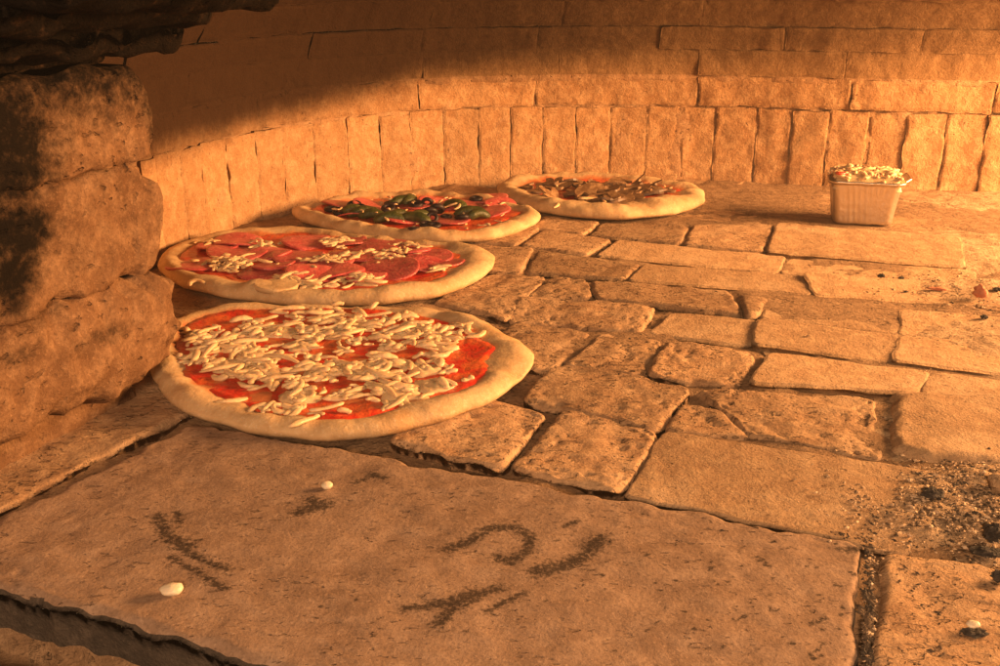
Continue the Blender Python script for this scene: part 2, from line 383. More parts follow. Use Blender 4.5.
# big slab at the mouth, its scorch marks, and the stones round it
def gpx(*pts): return [G(*p) for p in pts]
strokes = [
 (gpx((447,553),(470,545),(492,532),(515,531),(530,540),(528,555),(510,566),(498,560)), .0055),
 (gpx((536,576),(560,570),(580,562),(598,545)), .0075), (gpx((588,548),(602,541)), .005),
 (gpx((405,613),(440,608),(470,598),(500,592)), .0045), (gpx((440,628),(452,612),(475,602)), .006), (gpx((485,616),(505,605),(525,596)), .003),
 (gpx((158,520),(168,540),(190,552)), .006), (gpx((168,545),(205,565),(228,574)), .0038), (gpx((170,560),(225,594)), .0032), (gpx((178,516),(180,525)), .004),
 (gpx((300,516),(326,508)), .0075), (gpx((312,504),(318,510)), .006), (gpx((355,486),(376,478)), .003), (gpx((565,530),(578,525)), .003),
 (gpx((840,553),(858,553)), .004), (gpx((755,560),(765,567)), .002), (gpx((812,628),(825,622)), .0025), (gpx((370,478),(385,482)), .004)]
sr = np.random.default_rng(77)
for _ in range(150):                              # small burnt specks
    p_ = G(sr.uniform(120, 860), sr.uniform(450, 660)) if sr.random() < .5 else G(sr.uniform(640, 855), sr.uniform(545, 664))
    a_ = sr.uniform(0, 3.14); l_ = sr.uniform(.0005, .004)
    strokes.append(([p_[:2], p_[:2] + l_*np.array([math.cos(a_), math.sin(a_)])], sr.uniform(.0008, .0019)))
L, W = quad_dims(slab_q)
v, f = brick_geo(quad_map(slab_q, L, W, .003), L, W, .0024, 401, rc=.012, re=.006, wob=.003, rough=.0012, depth=.024, chip=.9)
slab = placed('stone_slab', v, f, M['slab'], floor, attrs={'soot_shade': np.maximum(.9 * soot_field(v, strokes), .42 * soot_field(v, [(l_, r_*2.6) for l_, r_ in strokes[:18]]))})
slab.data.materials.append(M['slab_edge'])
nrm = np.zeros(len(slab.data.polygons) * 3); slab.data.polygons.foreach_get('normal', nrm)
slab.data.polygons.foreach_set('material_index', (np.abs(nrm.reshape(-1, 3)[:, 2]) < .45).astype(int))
tag(slab, 'large flat stone slab with dark scorch marks in the foreground')
polys.append([p for p in slab_q])
rq = [G(881,548), G(1120,590), G(1100,720), G(872,690)]
floor_brick(rq, 'floor_brick', .001, .0028, rc=.012, re=.007, rough=.0022, depth=.03); polys.append([p[:2] for p in rq])
sq = [(-.345,.955), (-.228,.832), (-.434,.452), (-.550,.54)]
floor_brick(sq, 'floor_brick', -.001, .004, rc=.006, re=.0035, rough=.0024, depth=.05, wob=.004, chip=1.2); polys.append([np.array(p) for p in sq])
# broken stones in front of and below the slab
for i, (o, l, w, zt) in enumerate((((-.395,.523), .17, .085, -.019), ((-.232,.458), .13, .075, -.023), ((-.10,.405), .16, .08, -.034), ((.07,.335), .16, .08, -.034))):
    d = np.array([.9289, -.3703]); nn = np.array([-.3703, -.9289]); o = np.array(o) + nn * .012
    floor_brick([o, o + d*l, o + d*l + nn*w, o + nn*w], 'pillar', zt, .0035, rc=.02, re=.014, wob=.006, rough=.006, depth=.03, chip=1.2)

def inside(p, poly):
    c = np.mean(poly, 0); s = 0
    for i in range(len(poly)):
        a, b = np.asarray(poly[i]), np.asarray(poly[(i+1) % len(poly)])
        cr = (b[0]-a[0])*(p[1]-a[1]) - (b[1]-a[1])*(p[0]-a[0])
        s += 1 if cr > 0 else -1
    return abs(s) == len(poly)
WALL_PTS = np.array([(-.50,.62),(-.495,.80),(-.475,1.0),(-.450,1.2),(-.415,1.335),(-.389,1.415),(-.357,1.484),(-.312,1.549),(-.243,1.622),(-.140,1.694),(-.052,1.734),(.107,1.766),(.284,1.768),(.422,1.748),(.564,1.708),(.708,1.678),(.839,1.655),(1.05,1.60),(1.22,1.48),(1.30,1.3)])
def catmull(P, n=40):
    out = []
    for i in range(1, len(P)-2):
        p0, p1, p2, p3 = P[i-1:i+3]
        for t in np.linspace(0, 1, n, endpoint=False):
            out.append(.5*((2*p1) + (-p0+p2)*t + (2*p0-5*p1+4*p2-p3)*t*t + (-p0+3*p1-3*p2+p3)*t**3))
    return np.array(out)
WC = catmull(WALL_PTS)
for _ in range(60): WC[1:-1] = .25*WC[:-2] + .5*WC[1:-1] + .25*WC[2:]
WS = np.concatenate([[0], np.cumsum(np.linalg.norm(np.diff(WC, axis=0), axis=1))])
def wall_at(s):
    s = np.asarray(s, float); x = np.interp(s, WS, WC[:, 0]); y = np.interp(s, WS, WC[:, 1])
    e = .02; tx = np.interp(s+e, WS, WC[:, 0]) - np.interp(s-e, WS, WC[:, 0]); ty = np.interp(s+e, WS, WC[:, 1]) - np.interp(s-e, WS, WC[:, 1])
    l = np.hypot(tx, ty) + 1e-12
    return np.stack([x, y], -1), np.stack([ty/l, -tx/l], -1)       # point, inward normal
def wall_y(x):
    k = WC[:, 1] > 1.0; return np.interp(x, WC[k, 0], WC[k, 1])
row0 = np.array([.04, .74])
for r in range(-2, 16):
    for c in range(-5, 9):
        o = FU * (c*.185 + (r % 2)*.09 + .03) + FV * (.60 + r*.094)
        q = [o + FV*.089, o + FV*.089 + FU*.18, o + FU*.18, o]
        ctr = (q[0] + q[2]) / 2
        if not (-.62 < ctr[0] < 1.2 and .75 < ctr[1] < wall_y(ctr[0]) + .04): continue
        samples = [ctr] + [ctr + (p-ctr)*.55 for p in q]
        hit = sum(any(inside(s_, p) for p in polys) for s_ in samples)
        if hit >= 2: continue
        floor_brick(q, 'floor_brick', -.003 - .002*rng.random(), .007, re=.006, rough=.0018)

# ------------------------------------------------------------------ curved back wall and dome
s_dense = np.linspace(WS[0]+.03, WS[-1]-.03, 1500); P_, _n = wall_at(s_dense)
px_dense = np.array([proj_x((p[0], p[1], .06)) for p in P_])
def s_at_px(px):
    k = np.where(np.diff(px_dense) > 0)[0]; lo = np.argmin(px_dense)
    return np.interp(px, px_dense[lo:], s_dense[lo:])
wall = empty('oven_wall', (0.28, 1.77, 0)); WPW = (0.28, 1.77, 0)
tag(wall, 'curved back wall of upright shade-painted bricks behind the pizzas', 'wall')
dome = empty('oven_dome', (0.28, 1.77, .18)); DPW = (0.28, 1.77, .18)
tag(dome, 'dim brick dome courses rising over the upright wall bricks', 'dome')

def dome_off(z):                                  # how far the lining leans in at height z
    return np.interp(z, [0, .125, .18, .23, .268, .305, .35, .42, .52], [0, 0, .002, .014, .032, .060, .105, .20, .42])
def wall_map(s0, z0, L, Hh, proud):
    def f(a, b, h):
        z = z0 + (Hh - b)
        p, n = wall_at(s0 + a); zz = np.clip(z, 0, None); off = dome_off(zz)
        sl = (dome_off(zz + .005) - dome_off(np.maximum(zz - .005, 0))) / .01
        k = 1 / np.sqrt(1 + sl*sl)
        return np.c_[p + n * (off + (h + proud)*k)[:, None], z - (h + proud)*k*sl]
    return f
def wall_shade(v):                                 # shade painted into the wall and dome colour, heavier to the left
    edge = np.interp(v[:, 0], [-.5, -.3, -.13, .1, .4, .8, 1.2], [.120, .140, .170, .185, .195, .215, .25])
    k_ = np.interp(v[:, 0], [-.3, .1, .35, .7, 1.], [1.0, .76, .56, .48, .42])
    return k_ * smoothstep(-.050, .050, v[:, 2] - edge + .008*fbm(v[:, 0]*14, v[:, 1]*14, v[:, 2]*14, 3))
bid = 500
def wall_brick(s0, s1, z0, z1, parent, pw, mat, res, gap=.004, **kw):
    global bid
    bid += 1; r = np.random.default_rng(bid)
    L, Hh = s1 - s0 - gap, z1 - z0 - gap
    p = dict(rc=.003, re=.0018, wob=.0026, rough=.0026, depth=.05, chip=1.4); p.update(kw)
    proud = p.pop('proud', 0) + r.normal()*.0012
    v, f = brick_geo(wall_map(s0 + gap/2, z0 + gap/2, L, Hh, proud), L, Hh, res, bid, **p)
    return placed('brick', v, f, M[mat], parent, pw, attrs={'soot_shade': wall_shade(v)})
jx = [130,146,161,185,206,231,259,285,316,349,381,412,445,479,511,543,576,610,646,680,714,755,790,826,866,903,943,982]
js = [s_at_px(x) for x in jx]
js = [js[0] - .055*k for k in range(9, 0, -1)] + js + [js[-1] + .062*k for k in range(1, 7)]
jr = np.random.default_rng(21)
for i in range(len(js)-1):
    if js[i] < WS[0] + .05 or P_[np.searchsorted(s_dense, js[i])-1][0] > 1.0: continue
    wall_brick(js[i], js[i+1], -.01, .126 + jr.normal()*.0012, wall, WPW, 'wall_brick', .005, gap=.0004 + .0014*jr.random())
j2 = [s_at_px(x) for x in (158, 262, 420, 535, 694, 845, 985)]
j2 = [j2[0]-.2, *j2, j2[-1]+.17]
for a, b in zip(j2[:-1], j2[1:]):
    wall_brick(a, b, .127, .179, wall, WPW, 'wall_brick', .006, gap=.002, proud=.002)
def ring(z0, z1, joints, proud):
    for a, b in zip(joints[:-1], joints[1:]):
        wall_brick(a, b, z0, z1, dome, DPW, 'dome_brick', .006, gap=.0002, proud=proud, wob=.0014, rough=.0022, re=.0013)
smin, smax = WS[0] + .06, float(np.interp(1.02, WC[300:, 0], WS[300:]))
for k, (z0, z1, step) in enumerate(((.180,.224,.24), (.224,.262,.21), (.262,.305,.24), (.305,.352,.22), (.352,.42,.24), (.42,.52,.24))):
    jt = list(np.arange(smin + (k % 2)*.11, smax, step))
    ring(z0, z1, jt, .002 + .002*(k % 2))
# mortar bed behind the bricks: flush in some joints, raked out in others
ss = np.linspace(smin, smax, 420); zz = np.concatenate([np.linspace(-.02, .18, 44), np.linspace(.187, .52, 40)])
S, Zm = np.meshgrid(ss, zz, indexing='ij'); p, n = wall_at(S.ravel())
rec = -.0042 + .0060 * fbm(S.ravel()*22, Zm.ravel()*9, 4, 3) + .0015*perlin(S.ravel()*120, Zm.ravel()*120, 1)
rec = np.where(Zm.ravel() > .17, np.clip(rec*.5 + .0035, -.0012, .0022), np.minimum(rec, -.001))
mv = np.c_[p + n * (dome_off(np.maximum(Zm.ravel(), 0)) + rec)[:, None], Zm.ravel()]
nl = 44
mg = mv.reshape(420, len(zz), 3)
lo_, hi_ = mg[:, :nl].reshape(-1, 3), mg[:, nl-1:].reshape(-1, 3)
placed('mortar', lo_, grid_faces(420, nl), M['mortar'], wall, WPW, attrs={'soot_shade': wall_shade(lo_)})
placed('mortar', hi_, grid_faces(420, len(zz)-nl+1), M['dome_brick'], dome, DPW, attrs={'soot_shade': wall_shade(hi_)})

# ------------------------------------------------------------------ pillar at the mouth
JA = math.radians(22); JU = np.array([math.cos(JA), -math.sin(JA)]); JV = np.array([math.sin(JA), math.cos(JA)])
JOFF = -.560
pillar = empty('mouth_pillar', (-.40, .72, 0)); PPW = (-.40, .72, 0)
tag(pillar, 'sooty rounded stone blocks of the pillar at the oven mouth', 'pillar')
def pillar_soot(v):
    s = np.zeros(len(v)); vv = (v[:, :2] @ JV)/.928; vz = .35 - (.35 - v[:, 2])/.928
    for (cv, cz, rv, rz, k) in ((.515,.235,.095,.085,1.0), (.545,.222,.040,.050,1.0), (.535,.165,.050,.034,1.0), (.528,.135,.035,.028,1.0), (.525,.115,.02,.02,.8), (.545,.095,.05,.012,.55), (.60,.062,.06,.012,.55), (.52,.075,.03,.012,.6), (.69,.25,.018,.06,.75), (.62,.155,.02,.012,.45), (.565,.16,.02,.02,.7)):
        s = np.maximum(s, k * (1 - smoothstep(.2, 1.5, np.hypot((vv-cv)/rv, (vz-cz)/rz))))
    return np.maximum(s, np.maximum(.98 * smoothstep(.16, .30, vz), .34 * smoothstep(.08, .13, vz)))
def pillar_block(v0, v1, z0, z1, proud, seed, re=.02, rc=.03, depth=.22, rough=.004):
    L, Hh = v1 - v0, z1 - z0
    def f(a, b, h):
        p = JU[None] * (JOFF + proud + h)[:, None] + JV[None] * (v0 + a)[:, None]
        return np.c_[p, z1 - b]
    v, fa = brick_geo(f, L, Hh, .0045, seed, rc=rc, re=re, wob=.006, rough=rough, depth=depth, chip=.6)
    return placed('block', v, fa, M['pillar'], pillar, PPW, attrs={'soot_shade': pillar_soot(v)})
pillar_block(.30, .664, .024, .1185, .004, 701, re=.030, rc=.050, rough=.0042)
pillar_block(.32, .650, .115, .2095, .000, 702, re=.012, rc=.042, rough=.0036)
pillar_block(.31, .645, .2065, .282, .004, 703, re=.010, rc=.022, rough=.0036)
pillar_block(.34, .622, .282, .3045, -.012, 704, re=.006, rc=.010, rough=.004)
pillar_block(.27, .640, .305, .345, .010, 705, re=.012, rc=.02)
pillar_block(.26, .632, -.02, .030, -.038, 706, re=.012, rc=.02)
# the arch over the mouth springs from the pillar to the right, above the picture
for i, (u0, u1, z0, z1, v0, v1) in enumerate(((-.66,-.520,.293,.36,.44,.655), (-.60,-.483,.313,.39,.44,.65), (-.52,-.425,.327,.42,.44,.65), (-.45,-.31,.342,.45,.44,.65), (-.32,-.18,.356,.47,.44,.65), (-.19,-.05,.366,.48,.44,.65), (-.06,.08,.372,.48,.44,.65), (.07,.21,.372,.48,.44,.65), (.20,.34,.366,.48,.44,.65), (.33,.47,.356,.47,.44,.65))):
    L, Hh = u1 - u0, z1 - z0; W2 = v1 - v0
    def f(a, b, h, u0=u0, v0=v0, z0=z0):
        p = JU[None] * (u0 + a)[:, None] + JV[None] * (v0 + b)[:, None]
        return np.c_[p, z0 - h]
    vv_, fa = brick_geo(f, L, W2, .006, 720+i, rc=.012, re=.012, wob=.007, rough=.006, depth=Hh)
    placed('arch_stone', vv_, [t[::-1] for t in fa], M['pillar'], pillar, PPW, attrs={'soot_shade': np.full(len(vv_), 1.0)})

# ------------------------------------------------------------------ pizzas
def tube_mesh(name, pts, rad, mat, sides=8):
    pts = np.asarray(pts, float); n = len(pts); T = np.gradient(pts, axis=0); T /= np.linalg.norm(T, axis=1)[:, None]
    up = np.array([0, 0, 1.0]); A = np.cross(T, up); A /= np.linalg.norm(A, axis=1)[:, None] + 1e-9; B = np.cross(A, T)
    th = np.linspace(0, 2*np.pi, sides, endpoint=False)
    v = (pts[:, None] + rad[:, None, None] * (np.cos(th)[None, :, None]*A[:, None] + np.sin(th)[None, :, None]*B[:, None])).reshape(-1, 3)
    f = [(i*sides+j, i*sides+(j+1) % sides, (i+1)*sides+(j+1) % sides, (i+1)*sides+j) for i in range(n-1) for j in range(sides)]
    f += [tuple(range(sides))[::-1], tuple((n-1)*sides + j for j in range(sides))]
    return v, f
def shred_variants(k, lmin, lmax, rmin, rmax, seed):
    r = np.random.default_rng(seed); out = []
    for i in range(k):
        L = r.uniform(lmin, lmax) * (1 if r.random() < .7 else .55); R = r.uniform(rmin, rmax); n = 9
        t = np.linspace(-1, 1, n); bend = r.normal()*.85; s2 = r.normal()*.4
        ang = bend*t + s2*np.sin(3*t)
        dx = np.cos(ang); dy = np.sin(ang); x = np.cumsum(dx)*L/n; y = np.cumsum(dy)*L/n
        pts = np.c_[x-x.mean(), y-y.mean(), .55*R*np.sin(t*2.5 + r.uniform(0, 6))]
        prof = np.sqrt(np.clip(1 - np.abs(t)**3.2, .06, 1)) * (1 + .16*np.sin(t*4 + r.uniform(0, 6)) + .10*np.sin(t*9 + r.uniform(0, 6)))
        pts[0] = pts[1] + (pts[0]-pts[1])*.5; pts[-1] = pts[-2] + (pts[-1]-pts[-2])*.5
        v, f = tube_mesh('cheese_shred', pts, R*prof, None)
        v = v + .16*R*np.stack([perlin(v[:, 0]/R*.5 + i*7, v[:, 1]/R*.5, v[:, 2]/R*.5 + q) for q in (1., 4., 8.)], -1)
        out.append((mesh_from('cheese_shred', v, f, M['cheese']), pts, R, v, f))
    return out
SHREDS = shred_variants(44, .018, .046, .0021, .0033, 11)

class Pizza:
    def __init__(self, label, trace, rimw=1.0, rimh=1.0, seed=1, bulges=(), sauce_in=.024):
        W = np.array([G(*t)[:2] for t in trace]); self.c = c = (W.max(0) + W.min(0)) / 2
        d = W - c; th = np.arctan2(d[:, 1], d[:, 0]); rr = np.hypot(d[:, 0], d[:, 1]); o = np.argsort(th)
        self.NA = 160; self.ths = np.linspace(-np.pi, np.pi, self.NA, endpoint=False)
        R = np.interp(self.ths, th[o], rr[o], period=2*np.pi)
        for _ in range(3): R = .25*np.roll(R, 1) + .5*R + .25*np.roll(R, -1)
        R = R + .0028*perlin(np.cos(self.ths)*5 + seed, np.sin(self.ths)*5, 3.)
        self.R = R; self.seed = seed; self.rimw = rimw
        self.root = empty('pizza', (c[0], c[1], 0.001)); self.pw = (c[0], c[1], .001)
        tag(self.root, label, 'pizza', 'pizzas baking on the oven floor')
        th = self.ths; cx, sx = np.cos(th), np.sin(th)
        hm = .9 * rimh * (1 + .26*perlin(cx*2.1+seed, sx*2.1, 2.) + .18*perlin(cx*6+seed, sx*6, 4.) - .25*np.maximum(0, perlin(cx*9, sx*9+seed, 7.) - .35)); wm = rimw * (1 + .30*perlin(cx*2.4, sx*2.4+seed, 6.) + .15*perlin(cx*7, sx*7+seed, 2.))
        for (ba, bw, bh, bd) in bulges:
            e_ = np.exp(-((np.angle(np.exp(1j*(th-ba))))/bw)**2); hm = hm * (1 + bh*e_); wm = wm * (1 + bd*e_)
        prof = [(.008,.0005),(.0035,.0018),(.0008,.005),(0,.0085),(.0013,.0118),(.0045,.0150),(.009,.0172),(.014,.0177),(.019,.0166),(.024,.0145),(.029,.0124),(.035,.0112),(.043,.0105)]
        rows, zs, st = [], [], []
        for d_, z_ in prof:
            rows.append(R - d_*wm); zs.append(z_*(1 + (hm-1)*float(smoothstep(.043, .03, d_))) if z_ > .009 else np.full_like(R, z_))
            st.append(np.full_like(R, np.interp(d_, [0,.015,.022,.03,.04], [-.6,-.4,.25,.85,1.1])))
        last = R - .040*wm
        for k in (.75, .5, .25, .06): rows.append(last*k); zs.append(np.full_like(R, .0105)); st.append(np.full_like(R, 1.1))
        n = len(rows); rows = np.array(rows); zs = np.array(zs)
        x = rows*cx + c[0]; y = rows*sx + c[1]
        dis = .0022*fbm(x*24, y*24, seed, 3) + .0022*np.maximum(0, perlin(x*55+seed, y*55, 3.3) - .35) - .0016*np.maximum(0, perlin(x*45, y*45+seed, 7.3) - .4)
        fade = np.minimum(1, zs/.008)
        z = zs + dis*fade + .001; x = x + (.0022*perlin(x*22+seed, y*22, 3.) + .001*perlin(x*70, y*70, 5.))*fade; y = y + (.0022*perlin(x*22, y*22+seed, 8.) + .001*perlin(x*70, y*70, 15.))*fade
        st = np.array(st) + .55*perlin(cx*2.5, sx*2.5, seed+9.)[None]
        v = np.stack([x, y, z], -1).reshape(-1, 3); f = grid_faces(n, self.NA, wrap=True)
        v = np.concatenate([v, [[c[0], c[1], .0107]]]); st = np.append(st.ravel(), 1.1)
        b = (n-1)*self.NA; f += [(b+j, len(v)-1, b+(j+1) % self.NA) for j in range(self.NA)]
        placed('crust', v, [t[::-1] for t in f], M['dough'], self.root, self.pw, attrs={'stain': st})
        # sauce
        inn = R - (sauce_in + .009*fbm(cx*4+seed, sx*4, 5., 4))*wm
        rows = [inn*k for k in (1, .97, .93, .85, .7, .5, .3, .1)]; x = np.array(rows)*cx + c[0]; y = np.array(rows)*sx + c[1]
        z = np.array([.0115, .0142, .0136, .0126, .0122, .0122, .0122, .0122])[:, None] + .0012*fbm(x*45, y*45, seed+3., 3)
        z[0] -= .002
        v = np.stack([x, y, z], -1).reshape(-1, 3); f = grid_faces(len(rows), self.NA, wrap=True)
        v = np.concatenate([v, [[c[0], c[1], .0122]]]); b = (len(rows)-1)*self.NA; f += [(b+j, len(v)-1, b+(j+1) % self.NA) for j in range(self.NA)]
        placed('sauce', v, [t[::-1] for t in f], M['sauce'], self.root, self.pw)
        self.g = .0025; self.nx = 260; self.hm = np.full((self.nx, self.nx), .0138)
    def rad(self, p):
        d = np.asarray(p)[:2] - self.c; return np.hypot(*d) / np.interp(math.atan2(d[1], d[0]), self.ths, self.R, period=2*np.pi)
    def cell(self, P):
        ij = ((np.asarray(P)[:, :2] - self.c) / self.g + self.nx/2).astype(int); ij = np.clip(ij, 0, self.nx-1); return ij[:, 0], ij[:, 1]
    def height(self, P): return self.hm[self.cell(P)]
    def raise_(self, P, z):
        i, j = self.cell(P); self.hm[i, j] = np.maximum(self.hm[i, j], z)
    def shred(self, x, y, rot, var=None, scale=1.0, squash=.66, obj_=True, lift=0.0):
        me, pts, R, vv, ff = SHREDS[var if var is not None else int(rng.integers(len(SHREDS)))]
        c, s = math.cos(rot), math.sin(rot); Q = pts*scale; W = np.c_[Q[:, 0]*c - Q[:, 1]*s + x, Q[:, 0]*s + Q[:, 1]*c + y]
        hh = self.height(W); n = len(hh)//2
        z1, z2 = hh[:n].max(), hh[n:].max(); base = .62*max(z1, z2) + .38*min(z1, z2)
        z = base + R*squash*scale*.35 + lift
        pitch = math.atan2((z2 - z1)*.5, max(.006, np.linalg.norm(W[-1]-W[0])))
        self.raise_(W, z + R*scale*.25)
        if obj_:
            o = bpy.data.objects.new('cheese_shred', me); o.location = (x - self.pw[0], y - self.pw[1], z - self.pw[2])
            o.rotation_euler = (rng.normal()*.1, -pitch, rot); o.scale = (scale, scale, scale*squash); link(o, self.root)
        else:
            Q = vv*scale*np.array([1, 1, squash]); return np.c_[Q[:, 0]*c - Q[:, 1]*s + x, Q[:, 0]*s + Q[:, 1]*c + y, Q[:, 2] + z], ff
    def clump(self, px, R, seed):
        p = G(*px, .016); nu, nv = 20, 7; vs = []
        for i in range(nv + 1):
            for j in range(nu):
                q = i/nv; t = 2*math.pi*j/nu; vs.append((q*math.cos(t), q*math.sin(t), math.sqrt(max(0, 1 - q**2.5))))
        v = np.array(vs); k = 1 + .45*fbm(v[:, 0]*1.3 + seed*3.1, v[:, 1]*1.3, seed, 3)
        x, y = v[:, 0]*R*1.25*k, v[:, 1]*R*k; z = v[:, 2]*(.0042 + .0028*fbm(x*150 + seed, y*150, 3., 2)) - .002
        W = np.c_[x + p[0], y + p[1], z + .0142]; self.raise_(W, W[:, 2].mean())
        placed('cheese_clump', W, grid_faces(nv + 1, nu, wrap=True), M['cheese'], self.root, self.pw)
    def disc(self, name, px, rw, mat, rot=None, thick=.0022, tilt=.08, asp=1.0, wave=.0022, zl=.0, seg=28):
        p = G(*px, .016); r = rng
        th = np.linspace(0, 2*np.pi, seg, endpoint=False); ph = r.uniform(0, 6); rot = r.uniform(0, 6) if rot is None else rot
        out = rw*(1 + .05*np.sin(2*th+ph) + .03*np.sin(3*th+2*ph))
        vs, fs = [], []
        for top in (1, 0):
            for k in (1.0, .93, .6, .3):
                x, y = out*k*np.cos(th), out*k*asp*np.sin(th)
                z = wave*np.sin(x/rw*2.2 + ph)*k + wave*.8*np.cos(y/rw*2.6 + 2*ph)*k + (thick if top else 0) - (.0006 if top and k == 1 else 0)
                vs.append(np.stack([x, y, z], -1))
        v = np.concatenate(vs + [[[0, 0, thick]], [[0, 0, 0]]]); nS = seg
        F = lambda a, b: [(a*nS+j, a*nS+(j+1) % nS, b*nS+(j+1) % nS, b*nS+j) for j in range(nS)]
        fs = F(0, 1) + F(1, 2) + F(2, 3) + [t[::-1] for t in F(4, 5) + F(5, 6) + F(6, 7)] + F(4, 0)
        fs += [(3*nS+j, 3*nS+(j+1) % nS, 8*nS) for j in range(nS)] + [(7*nS+(j+1) % nS, 7*nS+j, 8*nS+1) for j in range(nS)]
        c, s = math.cos(rot), math.sin(rot); tx, ty = r.normal()*tilt, r.normal()*tilt
        x = v[:, 0]*c - v[:, 1]*s; y = v[:, 0]*s + v[:, 1]*c; z = v[:, 2] + x*tx + y*ty
        W = np.c_[x + p[0], y + p[1], z]; base = np.percentile(self.height(W), 70)
        W[:, 2] += base - np.percentile(z, 20) + zl
        self.raise_(W, W[:, 2].mean() + thick)
        o = placed(name, W, fs, M[mat], self.root, self.pw); return o
    def scatter(self, count, reject, rmax=.80, scale=(.85, 1.15), stuff=0, align=None, big=1.0):
        n = 0; vs, fs, base = [], [], 0; tries = 0
        while n < count + stuff and tries < 40000:
            tries += 1
            a, q = rng.uniform(0, 2*np.pi), math.sqrt(rng.uniform(0, 1)) * rmax
            Rr = np.interp(((a + np.pi) % (2*np.pi)) - np.pi, self.ths, self.R, period=2*np.pi) - .018*self.rimw
            x, y = self.c[0] + q*Rr*math.cos(a), self.c[1] + q*Rr*math.sin(a)
            if rng.random() < reject(x, y): continue
            rot = rng.uniform(0, 2*np.pi)
            if align is not None and rng.random() < .6: rot = align + rng.normal()*.5
            if n < stuff:
                v, f = self.shred(x, y, rot, scale=rng.uniform(*scale)*.8, obj_=False)
                vs.append(v); fs += [tuple(i + base for i in t) for t in f]; base += len(v)
            else: self.shred(x, y, rot, scale=rng.uniform(*scale)*big)
            n += 1
        if vs: tag(placed('cheese_crumbs', np.concatenate(vs), fs, M['cheese'], self.root, self.pw), kind='stuff')

def blobs(lst):                                   # list of (px, py, rx_px, ry_px, strength) patches on the pizza
    def f(x, y):
        yc = y*math.cos(PT) - (.014-CAM_H)*math.sin(PT); zc = y*-math.sin(PT)*-1
        dy = y*math.sin(PT) + (.014-CAM_H)*math.cos(PT)
        px = 500 + FPX*x/yc; py = 333 - FPX*dy/yc; s = 0
        for (bx, by, rx, ry, k) in lst: s = max(s, k*(1 - float(smoothstep(.7, 1.15, math.hypot((px-bx)/rx, (py-by)/ry)))))
        return s
    return f

Pz1 = Pizza('large pale-crust pizza in front covered with raw white cheese shreds', [
 (158,385,.008),(166,400,.006),(186,413,.006),(230,426,.006),(290,437,.006),(340,439,.006),(400,431,.006),(460,413,.006),(505,393,.006),(527,373,.008),(535,355,.012),(526,338,.018),(500,322,.02),
 (462,308,.02),(430,302,.02),(390,300,.02),(340,299,.02),(280,297,.02),(235,298,.02),(190,305,.02),(165,318,.02),(150,340,.015),(148,365,.010)], 1.0, 1.0, 1, sauce_in=.022, bulges=[(.0, .45, -.05, .35), (1.6, .5, -.25, -.35)])
rej1 = blobs([(212,318,42,12,.97),(236,308,18,8,.97),(212,393,36,13,1.0),(258,397,32,10,1.0),(346,352,22,8,.93),(486,352,30,26,.97),(470,378,40,10,.9),(178,345,16,16,.6),(340,405,42,9,.85),(375,412,50,9,.95),(440,322,30,7,.8),(330,384,26,10,.9),(300,362,16,5,.8),(420,352,18,5,.7),(262,340,14,5,.6),(395,312,40,6,.55),(255,312,20,8,.8),(205,375,18,10,.9)])
for k_i, c_ in enumerate(((203,348),(236,344),(262,368),(300,344),(334,331),(392,344),(424,368),(398,389),(362,372),(300,394),(444,344),(250,358),(280,330),(410,330),(225,362),(360,322),(318,372),(435,383))):
    Pz1.clump(c_, .011 + .006*((k_i*7) % 5)/5, k_i + 1)
Pz1.scatter(298, rej1, .95, stuff=150, big=1.13, align=math.radians(20))
for (px, py, rot) in ((374,305,1.2),(338,306,.3),(304,420,.9),(327,407,.4)): 
    p = G(px, py, .02); Pz1.shred(p[0], p[1], rot, lift=.005)

Pz2 = Pizza('pizza with overlapping pink-red salami slices, second from the front', [
 (158,262,.014),(172,279,.008),(200,291,.006),(245,299,.006),(300,304,.006),(350,304,.006),(400,301,.006),(440,295,.006),(472,284,.006),(490,270,.008),(496,256,.013),(491,245,.02),(470,241,.02),(440,239,.02),
 (400,235,.02),(360,231,.02),(320,226,.02),(280,224,.02),(240,226,.02),(200,231,.02),(175,238,.02),(160,249,.018)], 1.05, 1.1, 2, bulges=[(-1.95, .13, .35, .3), (.05, .3, 0, .5), (2.9, .3, -.1, .2)])
for (px, py, w) in ((240,240,.036),(305,241,.038),(383,244,.038),(236,252,.044),(301,255,.038),(366,253,.040),(193,264,.034),(430,256,.034),(312,273,.036),(256,272,.026),(338,271,.036),(390,268,.042),(422,264,.030),(270,253,.032),(272,265,.03),(410,249,.03),(345,240,.03),(335,259,.03),(215,246,.03),(365,275,.03),(446,262,.026),(285,274,.028)):
    Pz2.disc('salami_slice', (px + rng.normal()*2, py), w*.9, 'salami', tilt=.05, wave=.0022)
for k_i, c_ in enumerate(((228,264),(268,246),(395,255),(312,285),(366,281))): Pz2.clump(c_, .011, k_i + 40)
rej2 = lambda x, y, b=blobs([(228,264,22,9,1),(200,262,12,5,.9),(268,245,14,7,1),(395,255,30,3.5,1),(408,249,18,3,.9),(335,245,14,4,1),(325,262,24,3,.9),(345,260,20,3,1),(310,285,26,4,1),(366,281,26,4,1),(290,281,14,4,.9),(205,243,16,4,.9),(375,262,20,3,.8),(340,283,26,4,.9),(440,273,12,3,1),(270,263,14,6,.6)]): 1 - b(x, y)*.98 - .004
Pz2.scatter(165, rej2, .97, scale=(.85, 1.1), align=math.radians(15))
for k in range(36):
    p = G(230 + rng.normal()*9, 263 + rng.normal()*3, .018); Pz2.shred(p[0], p[1], rng.uniform(0, 6), scale=rng.uniform(.6, .9))
Pz2.disc('dough_bubble', (277,287), .026, 'dough', tilt=.05, thick=.006, asp=.8)
p = G(196, 280, .018); o = Pz2.shred(p[0], p[1], .6, scale=1.3)

